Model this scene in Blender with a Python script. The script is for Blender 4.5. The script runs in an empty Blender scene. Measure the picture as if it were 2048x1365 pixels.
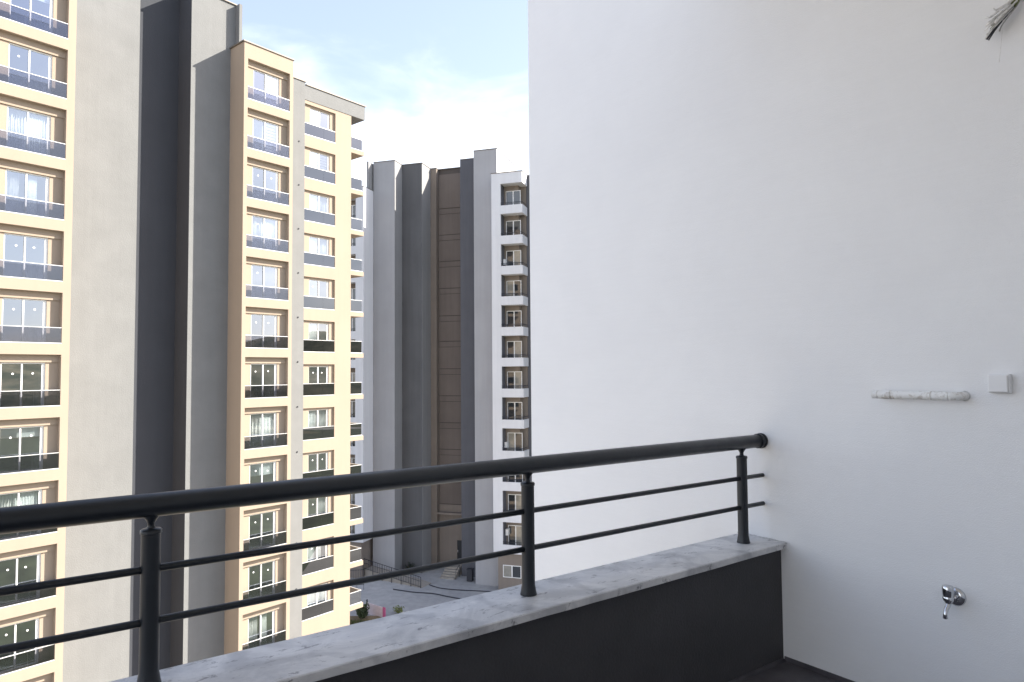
import bpy, bmesh, math, random
from mathutils import Matrix, Vector
random.seed(11)
R = math.radians
scene = bpy.context.scene
COL = scene.collection

# ------------------------------------------------------------------ camera
H = 20.9                                   # camera height above the forecourt
PITCH, ROLL, FPX = math.atan(60.5 / 1365.0), 0.0074, 1365.0
cam_data = bpy.data.cameras.new('camera')
cam_data.sensor_width = 36.0
cam_data.lens = 36.0 * FPX / 2048.0
cam_data.clip_start, cam_data.clip_end = 0.05, 6000
cam = bpy.data.objects.new('camera', cam_data); COL.objects.link(cam)
fwd = Vector((0, math.cos(PITCH), math.sin(PITCH)))
up0 = Vector((0, -math.sin(PITCH), math.cos(PITCH)))
rt = Vector((1, 0, 0)) * math.cos(ROLL) - up0 * math.sin(ROLL)
up = Vector((1, 0, 0)) * math.sin(ROLL) + up0 * math.cos(ROLL)
m = Matrix((rt, up, -fwd)).transposed().to_4x4(); m.translation = (0, 0, H)
cam.matrix_world = m
scene.camera = cam

# ------------------------------------------------------------------ sky, sun, exposure
SUN_AZ, SUN_EL = 75.5, 34.4                # azimuth from +Y towards +X
world = bpy.data.worlds.new('World'); scene.world = world; world.use_nodes = True
nt = world.node_tree; N = nt.nodes; L = nt.links
bg = N['Background']
sky = N.new('ShaderNodeTexSky'); sky.sky_type = 'NISHITA'; sky.sun_disc = False
sky.sun_elevation = R(SUN_EL); sky.sun_rotation = R(SUN_AZ)
sky.air_density = 1.0; sky.dust_density = 1.6; sky.ozone_density = 1.3; sky.altitude = 50
tc = N.new('ShaderNodeTexCoord')
sep = N.new('ShaderNodeSeparateXYZ'); L.new(tc.outputs['Generated'], sep.inputs[0])
mp = N.new('ShaderNodeMapping'); mp.inputs['Scale'].default_value = (1.0, 1.0, 2.6)
mp.inputs['Location'].default_value = (0.37, 0.1, 0.2)
L.new(tc.outputs['Generated'], mp.inputs[0])
cn = N.new('ShaderNodeTexNoise'); cn.inputs['Scale'].default_value = 6.5
cn.inputs['Detail'].default_value = 6; cn.inputs['Roughness'].default_value = 0.5
cn.inputs['Distortion'].default_value = 0.35
L.new(mp.outputs[0], cn.inputs['Vector'])
el = N.new('ShaderNodeMapRange')           # more cloud low down, as the sky has it all round
el.inputs['From Min'].default_value = 0.28; el.inputs['From Max'].default_value = 0.50
el.inputs['To Min'].default_value = 0.38; el.inputs['To Max'].default_value = -0.04
L.new(sep.outputs['Z'], el.inputs['Value'])
ad = N.new('ShaderNodeMath'); ad.operation = 'ADD'
ml = N.new('ShaderNodeMath'); ml.operation = 'MULTIPLY'; ml.inputs[1].default_value = 0.62
L.new(cn.outputs['Fac'], ml.inputs[0]); L.new(ml.outputs[0], ad.inputs[0]); L.new(el.outputs[0], ad.inputs[1])
cr = N.new('ShaderNodeMapRange'); cr.interpolation_type = 'SMOOTHSTEP'
cr.inputs['From Min'].default_value = 0.40; cr.inputs['From Max'].default_value = 0.78
cr.inputs['To Min'].default_value = 0.17; cr.inputs['To Max'].default_value = 0.82
L.new(ad.outputs[0], cr.inputs['Value'])
mx = N.new('ShaderNodeMix'); mx.data_type = 'RGBA'
tint = N.new('ShaderNodeMix'); tint.data_type = 'RGBA'; tint.blend_type = 'MULTIPLY'; tint.inputs['Factor'].default_value = 1
L.new(sky.outputs[0], tint.inputs['A']); tint.inputs['B'].default_value = (1.02, 0.955, 0.975, 1)
L.new(cr.outputs[0], mx.inputs['Factor']); L.new(tint.outputs['Result'], mx.inputs['A'])
mx.inputs['B'].default_value = (5.9, 6.15, 6.6, 1)
L.new(mx.outputs['Result'], bg.inputs['Color'])
bg.inputs['Strength'].default_value = 0.105

sd = bpy.data.lights.new('sun', 'SUN'); sd.energy = 4.7; sd.angle = R(0.53); sd.color = (1.0, 0.93, 0.82)
sun = bpy.data.objects.new('sun', sd); COL.objects.link(sun)
sdir = Vector((math.sin(R(SUN_AZ)) * math.cos(R(SUN_EL)), math.cos(R(SUN_AZ)) * math.cos(R(SUN_EL)), math.sin(R(SUN_EL))))
sun.rotation_euler = sdir.to_track_quat('Z', 'Y').to_euler()
sun.location = (60, 20, 80)
vs = scene.view_settings
vs.view_transform = 'Standard'; vs.look = 'None'; vs.gamma = 1.0; vs.use_curve_mapping = False
vs.exposure = 1.62
scene.cycles.max_bounces = 8
scene.cycles.transparent_max_bounces = 16

# ------------------------------------------------------------------ materials
def base_mat(name):
    mt = bpy.data.materials.new(name); mt.use_nodes = True
    return mt, mt.node_tree.nodes, mt.node_tree.links, mt.node_tree.nodes['Principled BSDF']

def ramp2(N, L, src, a, b, ca, cb):
    r = N.new('ShaderNodeValToRGB')
    r.color_ramp.elements[0].position = a; r.color_ramp.elements[1].position = b
    r.color_ramp.elements[0].color = (*ca, 1); r.color_ramp.elements[1].color = (*cb, 1)
    L.new(src, r.inputs[0]); return r.outputs[0]

def noise(N, L, vec, scale, detail=4, rough=0.55, dist=0.0):
    n = N.new('ShaderNodeTexNoise'); n.inputs['Scale'].default_value = scale
    n.inputs['Detail'].default_value = detail; n.inputs['Roughness'].default_value = rough
    n.inputs['Distortion'].default_value = dist
    L.new(vec, n.inputs['Vector']); return n.outputs['Fac']

def scaled(N, L, sx, sy, sz):
    t = N.new('ShaderNodeTexCoord'); mpn = N.new('ShaderNodeMapping')
    mpn.inputs['Scale'].default_value = (sx, sy, sz)
    L.new(t.outputs['Object'], mpn.inputs[0]); return mpn.outputs[0]

def plaster(name, col, var=0.06, streak=0.05, grain=60, bump=0.15, rough=0.9, patch=0.35):
    """Painted render: broad mottling, faint rain streaks and a fine rough grain."""
    mt, N, L, P = base_mat(name)
    v = scaled(N, L, 1, 1, 1)
    big = noise(N, L, v, patch, 6, 0.6)
    st = noise(N, L, scaled(N, L, 3.0, 3.0, 0.12), 1.0, 5, 0.6)
    lo = tuple(c * (1 - var) for c in col); hi = tuple(min(1, c * (1 + var)) for c in col)
    c1 = ramp2(N, L, big, 0.3, 0.7, lo, hi)
    c2 = ramp2(N, L, st, 0.35, 0.65, (1 - streak,) * 3, (1, 1, 1))
    mxx = N.new('ShaderNodeMix'); mxx.data_type = 'RGBA'; mxx.blend_type = 'MULTIPLY'
    mxx.inputs['Factor'].default_value = 1
    L.new(c1, mxx.inputs['A']); L.new(c2, mxx.inputs['B'])
    L.new(mxx.outputs['Result'], P.inputs['Base Color'])
    P.inputs['Roughness'].default_value = rough
    P.inputs['Specular IOR Level'].default_value = 0.25
    bp = N.new('ShaderNodeBump'); bp.inputs['Strength'].default_value = bump; bp.inputs['Distance'].default_value = 0.02
    L.new(noise(N, L, v, grain, 3), bp.inputs['Height']); L.new(bp.outputs[0], P.inputs['Normal'])
    return mt

def simple(name, col, rough=0.5, metal=0.0, spec=0.5, var=0.0, scale=20, bump=0.0, coat=0.0):
    mt, N, L, P = base_mat(name)
    P.inputs['Roughness'].default_value = rough; P.inputs['Metallic'].default_value = metal
    P.inputs['Specular IOR Level'].default_value = spec
    P.inputs['Coat Weight'].default_value = coat
    P.inputs['Base Color'].default_value = (*col, 1)
    if var or bump:
        f = noise(N, L, scaled(N, L, 1, 1, 1), scale, 5)
        if var:
            L.new(ramp2(N, L, f, 0.3, 0.7, tuple(c * (1 - var) for c in col), tuple(min(1, c * (1 + var)) for c in col)), P.inputs['Base Color'])
        if bump:
            bp = N.new('ShaderNodeBump'); bp.inputs['Strength'].default_value = bump; bp.inputs['Distance'].default_value = 0.01
            L.new(f, bp.inputs['Height']); L.new(bp.outputs[0], P.inputs['Normal'])
    return mt

def sheet_glass(name, tint, ior=1.5, rough=0.0, wob=0.0, extra=0.0):
    """Thin pane: straight-through tint plus a Fresnel mirror."""
    mt, N, L, P = base_mat(name)
    N.remove(P); out = N['Material Output']
    tr = N.new('ShaderNodeBsdfTransparent'); tr.inputs[0].default_value = (*tint, 1)
    gl = N.new('ShaderNodeBsdfGlossy'); gl.inputs['Roughness'].default_value = rough
    gl.inputs['Color'].default_value = (0.84, 0.90, 1.0, 1)
    fr = N.new('ShaderNodeFresnel'); fr.inputs['IOR'].default_value = ior
    a = N.new('ShaderNodeMath'); a.operation = 'ADD'; a.use_clamp = True; a.inputs[1].default_value = extra
    L.new(fr.outputs[0], a.inputs[0])
    mxx = N.new('ShaderNodeMixShader')
    L.new(a.outputs[0], mxx.inputs[0]); L.new(tr.outputs[0], mxx.inputs[1]); L.new(gl.outputs[0], mxx.inputs[2])
    L.new(mxx.outputs[0], out.inputs[0])
    if wob:
        bp = N.new('ShaderNodeBump'); bp.inputs['Strength'].default_value = wob; bp.inputs['Distance'].default_value = 0.02
        L.new(noise(N, L, scaled(N, L, 1, 1, 1), 0.8, 2), bp.inputs['Height'])
        L.new(bp.outputs[0], gl.inputs['Normal']); L.new(bp.outputs[0], fr.inputs['Normal'])
    return mt

M = {}
M['cream'] = plaster('cream_render', (0.362, 0.296, 0.232), 0.03, 0.03, 50, 0.1)
M['beige'] = plaster('beige_render', (0.205, 0.209, 0.209), 0.05, 0.04, 18, 0.45, 0.95, 0.9)
M['shaded_recess'] = plaster('shaded_recess_render', (0.060, 0.064, 0.074), 0.06, 0.04, 18, 0.3)  # beige render with the recess shade put into its colour
M['flash'] = simple('roof_flashing', (0.16, 0.14, 0.12), 0.5, 0.3, var=0.2)
M['white_ext'] = plaster('white_render_far', (0.70, 0.705, 0.72), 0.03, 0.06, 20, 0.1)
M['lgrey'] = plaster('light_grey_render', (0.38, 0.38, 0.39), 0.05, 0.05, 20, 0.2)
M['mgrey'] = plaster('mid_grey_render', (0.30, 0.30, 0.30), 0.05, 0.06, 20, 0.2)
M['dgrey'] = plaster('dark_grey_render', (0.125, 0.126, 0.13), 0.09, 0.10, 20, 0.2)
M['sgrey'] = plaster('slate_grey_render', (0.115, 0.117, 0.13), 0.06, 0.08, 20, 0.2)
M['brown'] = plaster('brown_render', (0.175, 0.148, 0.130), 0.08, 0.08, 20, 0.2)
M['taupe'] = plaster('taupe_render', (0.24, 0.205, 0.175), 0.06, 0.06, 20, 0.2)
M['joint'] = simple('dark_joint', (0.085, 0.072, 0.064), 0.9)
M['upvc'] = simple('white_upvc', (0.82, 0.82, 0.80), 0.35)
M['glass'] = sheet_glass('window_glass', (0.62, 0.68, 0.70), 1.55, 0.0, 0.015, 0.30)
M['smoked'] = sheet_glass('smoked_balustrade_glass', (0.62, 0.62, 0.66), 1.5, 0.0, 0.012, 0.05)
M['smoked_dark'] = sheet_glass('dark_balustrade_glass', (0.08, 0.08, 0.085), 1.5, 0.0, 0.012, 0.12)
M['alu'] = simple('pale_aluminium', (0.80, 0.80, 0.80), 0.3, 0.35)
M['room'] = plaster('room_interior', (0.40, 0.41, 0.39), 0.05, 0.0, 10, 0.0)
M['curtain'] = simple('white_net_curtain', (0.80, 0.80, 0.78), 0.9, var=0.06, scale=4)
M['sheer'] = simple('pale_sheer_curtain', (0.55, 0.56, 0.55), 0.9, var=0.08, scale=3)
M['curtain_brown'] = simple('brown_blind', (0.28, 0.19, 0.14), 0.9, var=0.1, scale=4)
M['sticker'] = simple('white_sticker', (0.92, 0.92, 0.92), 0.6)
M['black_metal'] = simple('black_metal', (0.02, 0.021, 0.024), 0.45)
M['black_far'] = simple('dark_railing_metal', (0.028, 0.03, 0.038), 0.5)
M['ac'] = simple('ac_casing', (0.72, 0.72, 0.70), 0.5, var=0.05)
M['door'] = simple('dark_door', (0.02, 0.022, 0.026), 0.4)

# ------------------------------------------------------------------ helpers
class MB:
    def __init__(s): s.bm = bmesh.new()
    def box(s, x0, x1, y0, y1, z0, z1, skip=''):
        v = [s.bm.verts.new(p) for p in ((x0, y0, z0), (x1, y0, z0), (x1, y1, z0), (x0, y1, z0), (x0, y0, z1), (x1, y0, z1), (x1, y1, z1), (x0, y1, z1))]
        for nme, f in (('d', (3, 2, 1, 0)), ('t', (4, 5, 6, 7)), ('f', (0, 1, 5, 4)), ('b', (2, 3, 7, 6)), ('l', (3, 0, 4, 7)), ('r', (1, 2, 6, 5))):
            if nme not in skip: s.bm.faces.new([v[i] for i in f])
        return s
    def quad(s, pts):
        s.bm.faces.new([s.bm.verts.new(p) for p in pts]); return s
    def tube(s, pts, r, n=10, caps=True):
        pts = [Vector(p) for p in pts]; rings = []
        rs = r if isinstance(r, (list, tuple)) else [r] * len(pts)
        prev = None
        for i, p in enumerate(pts):
            d = (pts[min(i + 1, len(pts) - 1)] - pts[max(i - 1, 0)]).normalized()
            ref = prev if prev is not None else (Vector((0, 0, 1)) if abs(d.z) < 0.9 else Vector((1, 0, 0)))
            a = (ref - d * ref.dot(d)).normalized(); b = d.cross(a); prev = a
            rings.append([s.bm.verts.new(p + (a * math.cos(t) + b * math.sin(t)) * rs[i]) for t in [2 * math.pi * k / n for k in range(n)]])
        for i in range(len(rings) - 1):
            for k in range(n):
                f = s.bm.faces.new((rings[i][k], rings[i][(k + 1) % n], rings[i + 1][(k + 1) % n], rings[i + 1][k])); f.smooth = True
        if caps:
            s.bm.faces.new(list(reversed(rings[0]))); s.bm.faces.new(rings[-1])
        return s
    def lathe(s, prof, org, axis=(0, 0, 1), n=20):
        """prof: (radius, distance along the axis)."""
        ax = Vector(axis).normalized(); o = Vector(org)
        ref = Vector((0, 0, 1)) if abs(ax.z) < 0.9 else Vector((1, 0, 0))
        a = (ref - ax * ref.dot(ax)).normalized(); b = ax.cross(a); rings = []
        for r, h in prof:
            rings.append([s.bm.verts.new(o + ax * h + (a * math.cos(t) + b * math.sin(t)) * max(r, 1e-4)) for t in [2 * math.pi * k / n for k in range(n)]])
        for i in range(len(rings) - 1):
            for k in range(n):
                f = s.bm.faces.new((rings[i][k], rings[i][(k + 1) % n], rings[i + 1][(k + 1) % n], rings[i + 1][k])); f.smooth = True
        s.bm.faces.new(list(reversed(rings[0]))); s.bm.faces.new(rings[-1])
        return s
    def build(s, name, mat, parent=None, bevel=0.0, sharp=True):
        me = bpy.data.meshes.new(name)
        bmesh.ops.recalc_face_normals(s.bm, faces=s.bm.faces)
        s.bm.to_mesh(me); s.bm.free(); me.materials.append(mat)
        o = bpy.data.objects.new(name, me); COL.objects.link(o)
        if parent: o.parent = parent
        if bevel:
            b = o.modifiers.new('bevel', 'BEVEL'); b.width = bevel; b.segments = 2; b.limit_method = 'ANGLE'; b.angle_limit = R(50)
        if sharp:
            for e in me.edges: pass
        return o

def tag(o, label=None, cat=None, group=None, kind=None):
    if label: o['label'] = label
    if cat: o['category'] = cat
    if group: o['group'] = group
    if kind: o['kind'] = kind
    return o

def thing(name, label, cat, loc=(0, 0, 0), rz=0, group=None):
    o = bpy.data.objects.new(name, None); COL.objects.link(o); o.empty_display_size = 0.3
    o.location = loc; o.rotation_euler = (0, 0, rz)
    return tag(o, label, cat, group)

def put(src, parent, loc=(0, 0, 0), name=None):
    """A linked copy of a part and of its sub-parts under another parent."""
    c = src.copy(); COL.objects.link(c); c.parent = parent; c.location = loc
    for ch in src.children:
        d = ch.copy(); COL.objects.link(d); d.parent = c
    return c

def smooth_sharp(o, ang=40):
    me = o.data
    for p in me.polygons: p.use_smooth = True
    try: me.set_sharp_from_angle(angle=R(ang))
    except Exception: pass
    return o

# ------------------------------------------------------------------ ground
def ground_mat():
    mt, N, L, P = base_mat('forecourt_concrete')
    v = scaled(N, L, 1, 1, 1)
    a = ramp2(N, L, noise(N, L, v, 0.12, 8, 0.62, 0.4), 0.35, 0.68, (0.33, 0.33, 0.33), (0.51, 0.50, 0.485))
    b = ramp2(N, L, noise(N, L, v, 1.6, 6, 0.6), 0.35, 0.65, (0.82, 0.82, 0.82), (1, 1, 1))
    mxx = N.new('ShaderNodeMix'); mxx.data_type = 'RGBA'; mxx.blend_type = 'MULTIPLY'; mxx.inputs['Factor'].default_value = 1
    L.new(a, mxx.inputs['A']); L.new(b, mxx.inputs['B']); L.new(mxx.outputs['Result'], P.inputs['Base Color'])
    P.inputs['Roughness'].default_value = 0.85
    return mt
g = MB().quad([(-3000, -3000, 0), (3000, -3000, 0), (3000, 3000, 0), (-3000, 3000, 0)]).build('ground', simple('dry_earth', (0.27, 0.245, 0.21), 0.95, var=0.4, scale=0.05))
tag(g, kind='structure')
g = MB().quad([(-34, 56.5, 0.004), (14, 44, 0.004), (22, 78, 0.004), (-34, 90, 0.004)]).build('forecourt', ground_mat()); tag(g, kind='structure')

fld = MB().quad([(-2, 6, 0.004), (14, -120, 0.004), (200, -160, 0.004), (200, 60, 0.004), (16, 43, 0.004), (-2, 40, 0.004)]).build('unseen_field', simple('unseen_scrub', (0.055, 0.065, 0.03), 1.0, var=0.5, scale=0.3)); tag(fld, kind='structure')  # unseen ground, added so the lower glazing reflects something dark
def hill_mat():
    mt, N, L, P = base_mat('scrub_hillside')
    v = scaled(N, L, 1, 1, 1)
    c = ramp2(N, L, noise(N, L, v, 0.06, 8, 0.7), 0.38, 0.62, (0.035, 0.05, 0.02), (0.20, 0.17, 0.10))
    L.new(c, P.inputs['Base Color']); P.inputs['Roughness'].default_value = 1
    return mt
bm = bmesh.new(); NX, NY = 26, 40; grid = []
for i in range(NX):
    row = []
    for j in range(NY):
        x = 170 + i * 16; y = -420 + j * 20
        t = min(1, i / 12.0)
        h = 46 * (3 * t * t - 2 * t ** 3) * (0.72 + 0.28 * math.sin(j * 0.45 + 0.8) * math.cos(i * 0.3)) + 3 * math.sin(i * 1.3 + j * 0.9)
        row.append(bm.verts.new((x, y, -3.5 if i == 0 else h - 1.0)))
    grid.append(row)
for i in range(NX - 1):
    for j in range(NY - 1):
        bm.faces.new((grid[i][j], grid[i + 1][j], grid[i + 1][j + 1], grid[i][j + 1])).smooth = True
me = bpy.data.meshes.new('hill'); bm.to_mesh(me); bm.free(); me.materials.append(hill_mat())
hl = bpy.data.objects.new('hill', me); COL.objects.link(hl); tag(hl, kind='structure')

# ================================================================== CREAM APARTMENT BUILDING (left)
AZ = 39.0; D2 = 36.87
aa = R(AZ); u = Vector((math.sin(aa), math.cos(aa), 0)); vin = Vector((-math.cos(aa), math.sin(aa), 0))
A = thing('apartment_building', 'tall cream and beige apartment block in sunlight with three columns of recessed glazed balconies', 'building',
          vin * D2, math.atan2(u.y, u.x))
ROWS = list(range(5, -7, -1))
Z1 = lambda k: 1.46 + 2.94 * k + H          # loggia floors, window columns one and two
Z3 = lambda k: 1.38 + 2.93 * k + H          # third column
TOP = 19.52 + H
OPN, REC = 2.42, 0.30

def facade(name, s0, s1, o0, o1, zf, hopen, top, rec, y0, deep_l, deep_r):
    """Front frame of one column: piers, spandrels, and the recessed back wall around every window."""
    f = MB()
    f.box(s0, o0, y0, y0 + deep_l, 0, top)
    f.box(o1, s1, y0, y0 + deep_r, 0, top)
    prev = 0.0
    for k in reversed(ROWS):
        f.box(o0, o1, y0, y0 + rec + 0.2, prev, zf(k)); prev = zf(k) + hopen
    f.box(o0, o1, y0, y0 + rec + 0.2, prev, top)
    return f.build(name, M['cream'], A)

# shared pieces -----------------------------------------------------
def window_proto(w0, w1, h, mull, y, curtain, stick=2, name='window', room_d=2.6, depth=0.07, thin=False):
    """White frame (part) > panes, stickers, curtain, room (sub-parts). Origin at the loggia floor, s=0."""
    fr = MB(); t = 0.045
    fr.box(w0, w0 + t, y, y + depth, 0, h); fr.box(w1 - t, w1, y, y + depth, 0, h)
    fr.box(w0 + t, w1 - t, y, y + depth, h - t, h); fr.box(w0 + t, w1 - t, y, y + depth, 0, 0.06)
    mm = w0 + (w1 - w0) * mull
    fr.box(mm - 0.030, mm + 0.030, y - 0.012, y + depth, 0.06, h - t)
    fr.box(w1 - t - 0.085, w1 - t, y + 0.022, y + depth, 0.06, h - t)
    o = fr.build(name, M['upvc'])
    yg = y + 0.045
    for q, (a, b) in enumerate(((w0 + t, mm - 0.030), (mm + 0.030, w1 - t - 0.085))):
        MB().quad([(a, yg, 0.06), (b, yg, 0.06), (b, yg, h - t), (a, yg, h - t)]).build('pane', M['glass'], o)
        if q < stick:
            cx = a + (b - a) * random.uniform(0.40, 0.60); cz = h - 0.42 - random.uniform(0, 0.1)
            MB().lathe([(0.045, 0), (0.045, 0.006)], (cx, yg - 0.009, cz), (0, 1, 0), 12).build('sticker', M['sticker'], o)
    rm = MB().box(w0, w1, y + depth + 0.002, y + depth + room_d, 0.0, h, skip='f')
    rm.build('room', M['room'], o)
    yc = y + depth + 0.09
    if curtain == 'roller':
        d = random.uniform(0.35, 0.75)
        MB().box(w0 + 0.06, w1 - 0.12, yc, yc + 0.006, h - d, h - 0.05).build('roller_blind', M['curtain'], o)
    elif curtain == 'slats':
        MB().box(w0 + 0.06, mm - 0.02, yc, yc + 0.006, 0.05, h - 0.05).build('roller_blind', M['curtain'], o)
        for i in range(9):
            zz_ = h - 0.2 - i * 0.19
            MB().box(mm + 0.03, w1 - 0.12, yc, yc + 0.02, zz_, zz_ + 0.10).build('slat', M['curtain'], o)
    elif curtain:
        cut = random.uniform(0.42, 0.7)
        spans = {'full': ((w0 + 0.06, w1 - 0.1),), 'left': ((w0 + 0.06, mm),), 'right': ((mm, w1 - 0.1),), 'blind': ((w0 + 0.06, w1 - 0.1),), 'sheer': ((w0 + 0.06, w1 - 0.1),),
                 'part': ((w0 + 0.06, w0 + cut), (mm + cut * 0.2, w1 - 0.45))}[curtain]
        for a, b in spans:
            c = bmesh.new(); n = 60; pr = None; ph = random.uniform(0, 6); fq = random.uniform(1.2, 2.0)
            for i in range(n + 1):
                x = a + (b - a) * i / n
                yy = yc + random.uniform(0.6, 1.2) * 0.03 * math.sin(i * (fq if curtain != 'blind' else 3.14) + 0.6 * math.sin(i * 0.37 + ph))
                cur = (c.verts.new((x, yy, 0.03)), c.verts.new((x, yc + (yy - yc) * 0.6, h - 0.08)))
                if pr: c.faces.new((pr[0], cur[0], cur[1], pr[1])).smooth = True
                pr = cur
            mec = bpy.data.meshes.new('curtain'); c.to_mesh(mec); c.free()
            mec.materials.append(M['sheer'] if curtain == 'sheer' else M['curtain'])
            oc = bpy.data.objects.new('curtain', mec); COL.objects.link(oc); oc.parent = o
            so = oc.modifiers.new('thickness', 'SOLIDIFY'); so.thickness = 0.004
    return o

def balustrade_proto(o0, o1, y, h, gm, name='balustrade', split=0.62):
    b = MB(); t = 0.018
    b.box(o0 + 0.01, o1 - 0.01, y - 0.02, y + 0.025, h - 0.03, h)
    b.box(o0 + 0.004, o1 - 0.004, y - 0.03, y + 0.03, 0.003, 0.04)
    o = b.build(name, M['alu'])
    mid = o0 + (o1 - o0) * split
    for a, c in ((o0 + 0.012, mid - 0.004), (mid + 0.004, o1 - 0.012)):
        MB().box(a, c, y, y + 0.01, 0.04, h - 0.03).build('glass_panel', gm, o)
    return o

def wall_pieces(o0, o1, w0, w1, hopen, hwin, y, box_out, room=0.2):
    """Wall left and right of the window and above it (one part) for one loggia."""
    f = MB()
    f.box(o0, o0 + w0, y, y + room, 0, hopen); f.box(o0 + w1, o1, y, y + room, 0, hopen)
    f.box(o0 + w0, o0 + w1, y, y + room, hwin, hopen)
    return f.build('loggia_wall', M['cream'])

protos = []
def unlink(o):
    for ch in list(o.children): bpy.data.objects.remove(ch)
    bpy.data.objects.remove(o)

# columns one and two: same loggias
W0, W1_, HW = 0.52, 2.25, 2.04
bal12 = balustrade_proto(0, 2.80, 0.03, 0.77, M['smoked'])
wall12 = wall_pieces(0, 2.80, W0, W1_, OPN, HW, REC, 0.05)
sb = MB().box(0.0, 2.80, REC - 0.06, REC, OPN - 0.36, OPN).build('shutter_box', M['cream'])
all_protos = [bal12, wall12, sb]

def fill(o0, plan):
    for k in ROWS:
        z = Z1(k)
        w = window_proto(W0, W1_, HW, 0.47, REC + 0.04, *plan[k]); w.parent = A; w.location = (o0, 0, z)
        for p in (bal12, wall12, sb):
            put(p, A, (o0, 0, z))

facade('tower_front', 20.74, 24.02, 20.98, 23.78, Z1, OPN, TOP, REC, 0.0, 4.0, 4.0)
facade('column_front', 8.50, 12.00, 8.86, 11.66, Z1, OPN, TOP, REC, 0.0, 4.5, 4.5)
pl2 = dict(zip(ROWS, ((None, 0), ('slats', 0), (None, 2), ('sheer', 1), (None, 1), (None, 2), (None, 2), ('blind', 0), ('roller', 2), (None, 2), (None, 2), ('part', 0))))
pl1 = dict(zip(ROWS, (('roller', 0), (None, 1), ('full', 0), ('part', 0), (None, 2), (None, 2), (None, 2), ('roller', 2), ('full', 0), (None, 2), (None, 2), ('left', 0))))
fill(20.98, pl2); fill(8.86, pl1)
MB().box(20.66, 24.08, -0.06, 4.0, TOP, TOP + 0.07).build('roof_flashing', M['flash'], A)
MB().box(8.4, 12.06, -0.06, 4.5, TOP, TOP + 0.07).build('roof_flashing', M['flash'], A)
MB().box(2.0, 8.50, 0.35, 4.5, 0, TOP - 0.1).build('side_wing', M['beige'], A)

# beige walls between the two columns: outer wall, deep recess, stair tower
TW = 22.32 + H
MB().box(12.0, 16.12, 2.96, 5.5, 0, TW).build('beige_wall', M['beige'], A)
MB().box(16.12, 18.36, 3.08, 5.5, 0, TW - 0.002).build('recess_wall', M['shaded_recess'], A)
MB().box(11.9, 18.36, 2.90, 5.5, TW, TW + 0.07).build('roof_flashing', M['flash'], A)
MB().box(18.36, 21.22, 1.57, 5.5, 0, TW).build('stair_wall', M['beige'], A)
MB().box(18.354, 18.359, 1.572, 3.078, 0, TW - 0.01).build('side_panel', M['shaded_recess'], A)  # thin dark sheet, shade painted over the stair wall's side
MB().box(21.03, 21.22, 1.13, 1.568, 0, TW - 0.02).build('fin_wall', M['beige'], A)
MB().box(18.26, 21.28, 1.49, 5.5, TW, TW + 0.07).build('roof_flashing', M['flash'], A)

# third block with its beige frame
Y3 = 39.2 - D2; T3 = 19.40 + H
o30, o31 = 26.42, 28.92
W3m = (0.52, 2.12); H3o, H3w = 2.12, 1.98
f = MB()
f.box(28.92, 30.28, Y3, Y3 + 6, 0, 18.40 + H)
prev = 0.0
for k in reversed(ROWS):
    f.box(o30, o31, Y3, Y3 + 0.36, prev, Z3(k)); prev = Z3(k) + H3o
f.box(o30, o31, Y3, Y3 + 0.36, prev, 18.40 + H)
f.build('block_front', M['cream'], A)
MB().box(25.3, 26.42, Y3, Y3 + 4, 0, -17.2 + H).build('plinth', M['cream'], A)
MB().box(25.3, 26.42, Y3 - 0.03, Y3 + 4, -17.2 + H, 19.58 + H).build('frame_pier', M['beige'], A)
MB().box(25.3, 26.5, Y3 - 0.09, Y3 + 4, 19.58 + H, 19.65 + H).build('roof_flashing', M['flash'], A)
MB().box(26.42, 31.48, Y3 - 0.03, Y3 + 6, 18.40 + H, T3).build('roof_band', M['beige'], A)
MB().box(26.50, 31.55, Y3 - 0.09, Y3 + 6, T3, T3 + 0.07).build('roof_flashing', M['flash'], A)
bal3 = balustrade_proto(0, 2.50, 0.03, 0.83, M['smoked_dark'])
wall3 = wall_pieces(0, 2.50, *W3m, H3o, H3w, 0.13, 0)
pl3 = dict(zip(ROWS, (('left', 0), ('slats', 0), ('sheer', 0), ('sheer', 0), (None, 1), ('left', 0), (None, 2), ('full', 0), (None, 2), ('right', 1), ('part', 1), ('full', 0))))
for k in ROWS:
    w = window_proto(*W3m, H3w, 0.48, 0.18, *pl3[k]); w.parent = A; w.location = (o30, Y3, Z3(k))
    for p in (bal3, wall3): put(p, A, (o30, Y3, Z3(k)))
all_protos += [bal3, wall3]
# drain spouts on the beige pier
sp = MB().tube([(0, 0, 0), (0, -0.035, -0.004)], 0.05, 10).build('drain_spout', M['black_far'])
for k in ROWS[1:]: put(sp, A, (25.98, Y3 - 0.03, Z1(k) + 2.2))
all_protos.append(sp)
# balconies round the far corner
slab = MB().box(30.28, 31.45, 0.02, 3.4, -0.32, 0).build('balcony_slab', M['cream'])
bb = MB()
bb.box(30.285, 31.36, 0.10, 0.14, 0.84, 0.875); bb.box(31.32, 31.36, 0.14, 3.35, 0.84, 0.875)
bb.box(30.285, 31.38, 0.08, 0.15, 0.003, 0.05)
cb = bb.build('balustrade', M['alu'])
MB().box(30.29, 31.33, 0.112, 0.122, 0.05, 0.84).build('glass_panel', M['smoked_dark'], cb)
MB().box(31.335, 31.345, 0.13, 3.3, 0.05, 0.84).build('glass_panel', M['smoked_dark'], cb)
for k in ROWS:
    z = 1.37 + 2.94 * k + H
    put(slab, A, (0, Y3, z)); put(cb, A, (0, Y3, z))
all_protos += [slab, cb]

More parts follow.
